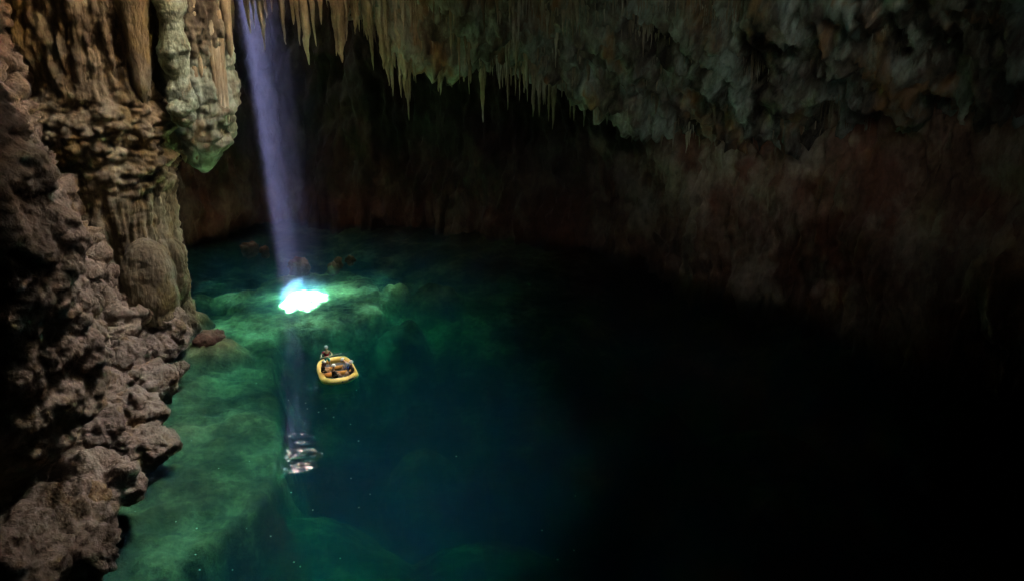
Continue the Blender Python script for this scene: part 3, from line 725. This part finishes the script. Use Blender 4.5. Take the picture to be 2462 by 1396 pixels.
def person(label, loc, rz, K, top, top_name, bottom, bottom_name, sleeves=True, parent_raft=True):
    """K: joint dict -> position in a local frame, y forward, x to the person's right"""
    J, E = {}, []
    def j(n, p, r): J[n] = (tuple(map(float, p)), r)
    def e(*ns):
        for a, b in zip(ns[:-1], ns[1:]): E.append((a, b))
    j('pelvis', K['pelvis'], (.15, .11)); j('waist', K['waist'], (.135, .10)); j('chest', K['chest'], (.165, .115)); j('collar', K['collar'], (.10, .08))
    hd = K['head'] - K['collar']; hd = hd / np.linalg.norm(hd); fw = K['face']
    j('neck', K['collar'] + hd * .09, .055); j('jaw', K['collar'] + hd * .15 + fw * .025, (.062, .07)); j('head', K['collar'] + hd * .23 + fw * .015, (.075, .09)); j('crown', K['collar'] + hd * .32, (.05, .06))
    j('nose', K['collar'] + hd * .205 + fw * .118, .014)
    e('pelvis', 'waist', 'chest', 'collar', 'neck', 'jaw', 'head', 'crown'); e('head', 'nose')
    side = np.cross(fw, hd)
    for s_, nm in ((1, 'r'), (-1, 'l')):
        j('sh' + nm, K['sh' + nm], .062); j('el' + nm, K['el' + nm], .045); j('wr' + nm, K['wr' + nm], .030)
        e('chest', 'sh' + nm, 'el' + nm, 'wr' + nm)
        j('ear' + nm, K['collar'] + hd * .22 + side * s_ * .095, .014); e('head', 'ear' + nm)
        d_ = K['wr' + nm] - K['el' + nm]; d_ /= np.linalg.norm(d_)
        u_ = np.cross(d_, [0, 0, 1.0]); u_ /= np.linalg.norm(u_) + 1e-6; w_ = np.cross(u_, d_)
        pc = K['wr' + nm] + d_ * .055
        j('palm' + nm, pc, (.036, .018)); e('wr' + nm, 'palm' + nm)
        for f_, (off, ln) in enumerate(((-.03, .065), (-.01, .078), (.01, .072), (.028, .055))):
            b_ = pc + d_ * .04 + u_ * off
            j(f'k{f_}' + nm, b_, .010); j(f't{f_}' + nm, b_ + d_ * ln * .6 - w_ * ln * .6, .008); e('palm' + nm, f'k{f_}' + nm, f't{f_}' + nm)
        tb = pc - d_ * .01 - u_ * .045
        j('th' + nm, tb, .012); j('tt' + nm, tb + d_ * .045 - u_ * .015 - w_ * .02, .009); e('palm' + nm, 'th' + nm, 'tt' + nm)
        j('hip' + nm, K['hip' + nm], .095); j('kn' + nm, K['kn' + nm], .060); j('an' + nm, K['an' + nm], .038)
        tf = K['toe' + nm] - K['an' + nm]
        j('ball' + nm, K['an' + nm] + tf * .6 , .036); j('toe' + nm, K['toe' + nm], .028)
        e('pelvis', 'hip' + nm, 'kn' + nm, 'an' + nm, 'ball' + nm, 'toe' + nm)
    body = link('person', skin_mesh('person', J, E, 'pelvis'), M['skin'])
    tag(body, label, 'person', 'people on the raft')
    a = math.radians(22)
    body.location = (RAFT[0] + loc[0] * math.cos(a) - loc[1] * math.sin(a), RAFT[1] + loc[0] * math.sin(a) + loc[1] * math.cos(a), loc[2])
    body.rotation_euler = (0, 0, a + rz); body.scale = (1.15, 1.15, 1.15)
    # clothes: same skeleton, a little fuller
    def grow(r_, g): return tuple(x + g for x in r_) if isinstance(r_, tuple) else r_ + g
    JT = {k: (J[k][0], grow(J[k][1], .022)) for k in ('pelvis', 'waist', 'chest', 'shr', 'shl')}
    JT['top'] = (tuple(np.array(J['collar'][0]) * .8 + np.array(J['chest'][0]) * .2), (.085, .07))
    ET = [('pelvis', 'waist'), ('waist', 'chest'), ('chest', 'top'), ('chest', 'shr'), ('chest', 'shl')]
    for nm in 'rl':
        f_ = 1.0 if sleeves == 'long' else .55
        JT['s' + nm] = (tuple(np.array(J['sh' + nm][0]) * (1 - f_) + np.array(J['el' + nm][0]) * f_), .066); ET.append(('sh' + nm, 's' + nm))
        if sleeves == 'long':
            JT['c' + nm] = (tuple(np.array(J['el' + nm][0]) * .25 + np.array(J['wr' + nm][0]) * .75), .046); ET.append(('s' + nm, 'c' + nm))
    link(top_name, skin_mesh(top_name, JT, ET, 'waist'), M[top], body)
    JB = {'pelvis': (J['pelvis'][0], grow(J['pelvis'][1], .026))}; EB = []
    wv = np.array(J['pelvis'][0]) * .5 + np.array(J['waist'][0]) * .5
    JB['wst'] = (tuple(wv), (.155, .12)); EB.append(('wst', 'pelvis'))
    for nm in 'rl':
        JB['hip' + nm] = (J['hip' + nm][0], .118)
        JB['hem' + nm] = (tuple(np.array(J['hip' + nm][0]) * .25 + np.array(J['kn' + nm][0]) * .75), .098)
        EB += [('pelvis', 'hip' + nm), ('hip' + nm, 'hem' + nm)]
    link(bottom_name, skin_mesh(bottom_name, JB, EB, 'pelvis'), M[bottom], body)
    # helmet: dome with a short brim, and two eyes
    bm = bmesh.new(); bmesh.ops.create_uvsphere(bm, u_segments=24, v_segments=14, radius=1)
    bmesh.ops.delete(bm, geom=[v for v in bm.verts if v.co.z < -.28], context='VERTS')
    for v in bm.verts:
        if v.co.z < -.05: v.co.x *= 1.04; v.co.y *= 1.06 + (.10 if v.co.y > .3 else 0)
        v.co = Vector((v.co.x * .128, v.co.y * .148, v.co.z * .125))
    bmesh.ops.solidify(bm, geom=bm.faces[:], thickness=.008)
    hm = link('helmet', from_bm('helmet', bm), M['white'], body)
    hm.location = (K['collar'] + hd * .275).tolist()
    zq = Vector(hd.tolist()); yq = Vector((fw - hd * np.dot(fw, hd)).tolist()).normalized(); xq = yq.cross(zq)
    hm.rotation_euler = Matrix((xq, yq, zq)).transposed().to_euler()
    for s_ in (-1, 1):
        bm = bmesh.new(); bmesh.ops.create_icosphere(bm, subdivisions=2, radius=.011)
        ey = link('eye', from_bm('eye', bm), M['eye'], body); ey.location = (K['collar'] + hd * .235 + fw * .1 + side * s_ * .032).tolist()
    return body
def seated(lean=.1, tilt=0.0, arms=((.16, .42, .22), (-.16, .42, .22)), legs=.42, drop=-.36, look=(0, 1, -.12), spread=.13):
    p = V3(0, 0, .09); dirv = V3(tilt, lean, 1.0); dirv /= np.linalg.norm(dirv)
    K = dict(pelvis=p, waist=p + dirv * .20, chest=p + dirv * .38, collar=p + dirv * .52)
    K['head'] = K['collar'] + dirv * .3 + V3(0, .02, 0)
    f_ = V3(*look); K['face'] = f_ / np.linalg.norm(f_)
    for s_, nm, ar in ((1, 'r', arms[0]), (-1, 'l', arms[1])):
        K['sh' + nm] = K['chest'] + dirv * .08 + V3(.20 * s_, 0, 0)
        K['wr' + nm] = V3(*ar)
        m_ = (K['sh' + nm] + K['wr' + nm]) / 2; K['el' + nm] = m_ + V3(.07 * s_, -.05, -.09)
        K['hip' + nm] = p + V3(.10 * s_, .03, -.01)
        K['kn' + nm] = p + V3(spread * s_, legs, .05); K['an' + nm] = p + V3(spread * s_, legs + .12, drop)
        K['toe' + nm] = K['an' + nm] + V3(.02 * s_, .17, -.03)
    return K
def standing():
    K = dict(pelvis=V3(0, 0, .90), waist=V3(0, .02, 1.08), chest=V3(0, .04, 1.27), collar=V3(0, .05, 1.44), head=V3(0, .10, 1.72))
    f_ = V3(.05, 1, -.25); K['face'] = f_ / np.linalg.norm(f_)
    K.update(shr=V3(.20, .04, 1.36), shl=V3(-.20, .04, 1.36), elr=V3(.40, .12, 1.16), ell=V3(-.34, .10, 1.14), wrr=V3(.42, .34, 1.16), wrl=V3(-.30, .34, 1.19))
    for s_, nm in ((1, 'r'), (-1, 'l')):
        K['hip' + nm] = V3(.10 * s_, 0, .86); K['kn' + nm] = V3(.15 * s_, .06, .48); K['an' + nm] = V3(.18 * s_, 0, .08); K['toe' + nm] = V3(.20 * s_, .18, .035)
    return K
H = math.pi / 2
SEAT = .47
person('person standing at the back in red shirt and turquoise shorts holding the long paddle', (-.42, .92, .12), math.pi, standing(), 'redshirt', 'shirt', 'turq', 'shorts')
person('person in black sitting on the left tube nearest the standing paddler', (-1.02, -.36, SEAT), -H, seated(.12, .2, ((.12, .50, .12), (-.2, .44, .2))), 'black', 'wetsuit_top', 'black', 'wetsuit_shorts')
person('person in black sitting low at the front with bare legs stretched right', (-.36, -1.40, .40), -H * .9, seated(.05, 0, ((.15, .40, .2), (-.15, .42, .2)), .42, -.12), 'black', 'wetsuit_top', 'black', 'wetsuit_shorts', 'long')
person('person in blue grey shirt leaning forward from the right tube', (1.16, -.38, SEAT), H * 1.05, seated(.75, .25, ((.14, .52, .12), (-.16, .56, .14))), 'grey', 'shirt', 'blue', 'shorts', 'long')
person('person in black sitting at the right corner of the bow', (1.14, -1.40, SEAT), H * 1.1, seated(.05, 0, ((.15, .40, .15), (-.2, .42, .2))), 'black', 'wetsuit_top', 'black', 'wetsuit_shorts', 'long')

pad = empty('paddle', (0, 0, 0)); tag(pad, 'long wooden paddle held level across the chest of the standing person', 'paddle')
a_ = math.radians(22)
def rw(x, y, z): return V3(RAFT[0] + x * math.cos(a_) - y * math.sin(a_), RAFT[1] + x * math.sin(a_) + y * math.cos(a_), z)
p0, p1 = rw(-1.02, .52, 1.36), rw(1.26, .46, 1.52)
dpv = (p1 - p0) / np.linalg.norm(p1 - p0)
pad.location = ((p0 + p1) / 2).tolist(); c0 = (p0 + p1) / 2
ts = np.linspace(0, .78, 12)
link('shaft', tube_mesh('shaft', [p0 + (p1 - p0) * t - c0 for t in ts], .034, 10), M['wood'], pad)
bl = np.linspace(.74, 1.0, 12); wd = .13 * np.array([.25, .5, .75, .92, 1, 1, 1, .98, .95, .9, .75, .45])
upv = np.array([0, 0, 1.0]); side_ = np.cross(dpv, upv)
vv = []
for t, w in zip(bl, wd):
    c = p0 + (p1 - p0) * t - c0
    for s_, th_ in ((-1, .006), (0, .018), (1, .006)):
        vv.append(c + (upv * .55 + side_ * .83) * w * s_ + (upv * .83 - side_ * .55) * th_)
    for s_, th_ in ((1, .006), (0, .018), (-1, .006)):
        vv.append(c + (upv * .55 + side_ * .83) * w * s_ - (upv * .83 - side_ * .55) * th_)
fcs = [[i_ * 6 + k, i_ * 6 + (k + 1) % 6, (i_ + 1) * 6 + (k + 1) % 6, (i_ + 1) * 6 + k] for i_ in range(11) for k in range(6)]
link('blade', mesh_np('blade', vv, fcs), M['blade'], pad)
link('grip', tube_mesh('grip', [p0 - c0 - side_ * .06, p0 - c0, p0 - c0 + side_ * .06], .02, 8), M['blade'], pad)

# ------------------------------------------------------------------ pale flecks floating on the water
M['fleck'] = plain('pale_fleck', (0.85, 0.88, 0.82), .25, .6, .03)
FL = [(651, 908), (616, 921), (694, 961), (843, 1019), (460, 1058), (526, 1125), (863, 1219), (890, 1187), (651, 1288), (593, 1269), (473, 1269), (470, 1332), (559, 1369), (480, 1369), (423, 1253), (325, 1228), (707, 1350), (722, 1361), (818, 1341), (813, 958), (802, 1002), (862, 1059), (752, 1225), (844, 1149), (1303, 1274), (1383, 1191), (1097, 1096), (1341, 1344), (1380, 1322), (735, 968), (739, 982), (766, 990), (783, 981), (857, 937), (600, 1108), (700, 1183)]
bm = bmesh.new(); bmesh.ops.create_icosphere(bm, subdivisions=1, radius=1)
for v in bm.verts: v.co = (v.co.x * (1 + .3 * math.sin(v.co.y * 5)), v.co.y * .7, v.co.z * .3)
fm = from_bm('floating_fleck', bm); fm.materials.append(M['fleck'])
for k, (px, py) in enumerate(FL):
    p = at(px, py, 0.0)
    o = link('floating_fleck', fm); s_ = random.choice([.035, .045, .06, .07]); o.scale = (s_, s_, s_)
    o.location = (p[0], p[1], .008); o.rotation_euler = (0, 0, random.uniform(0, 6))
    tag(o, 'tiny pale fleck floating on the dark water surface', 'debris', 'pale flecks floating on the lake')

# ------------------------------------------------------------------ damp dusty air sinking below the sun hole
hz = bpy.data.materials.new('dusty_mist'); hz.use_nodes = True
nt = hz.node_tree; nt.nodes.clear(); o_ = nt.nodes.new('ShaderNodeOutputMaterial')
v1 = nt.nodes.new('ShaderNodeVolumeScatter'); v1.inputs['Color'].default_value = (.43, .46, 1.0, 1); v1.inputs['Density'].default_value = MIST_S
v1.inputs['Anisotropy'].default_value = .3
v2 = nt.nodes.new('ShaderNodeVolumeAbsorption'); v2.inputs['Color'].default_value = (0, 0, 0, 1); v2.inputs['Density'].default_value = MIST_A
va_ = nt.nodes.new('ShaderNodeAddShader'); nt.links.new(v1.outputs[0], va_.inputs[0]); nt.links.new(v2.outputs[0], va_.inputs[1])
nt.links.new(va_.outputs[0], o_.inputs['Volume'])
nt_ = 40; th = np.linspace(0, 2 * np.pi, nt_, endpoint=False)
lo = SPOT + SUN * (1.33 / SUN[2]); hi = SPOT + SUN * (39.3 / SUN[2])
ring = np.stack([np.cos(th) * 4.6, np.sin(th) * 6.6, 0 * th], 1)
vv = np.concatenate([lo + ring, hi + ring, [lo], [hi]])
ff = [[k, (k + 1) % nt_, nt_ + (k + 1) % nt_, nt_ + k] for k in range(nt_)]
bm = bmesh.new(); bv = [bm.verts.new(v.tolist()) for v in vv]
for f in ff: bm.faces.new([bv[i] for i in f])
bm.faces.new([bv[i] for i in range(nt_)][::-1]); bm.faces.new([bv[nt_ + i] for i in range(nt_)])
for v in bv[2 * nt_:]: bm.verts.remove(v)
bmesh.ops.recalc_face_normals(bm, faces=bm.faces)
mist = link('mist', from_bm('mist', bm, False), hz); tag(mist, kind='stuff', label='faint violet mist lit by the sunbeam under the opening', cat='mist')
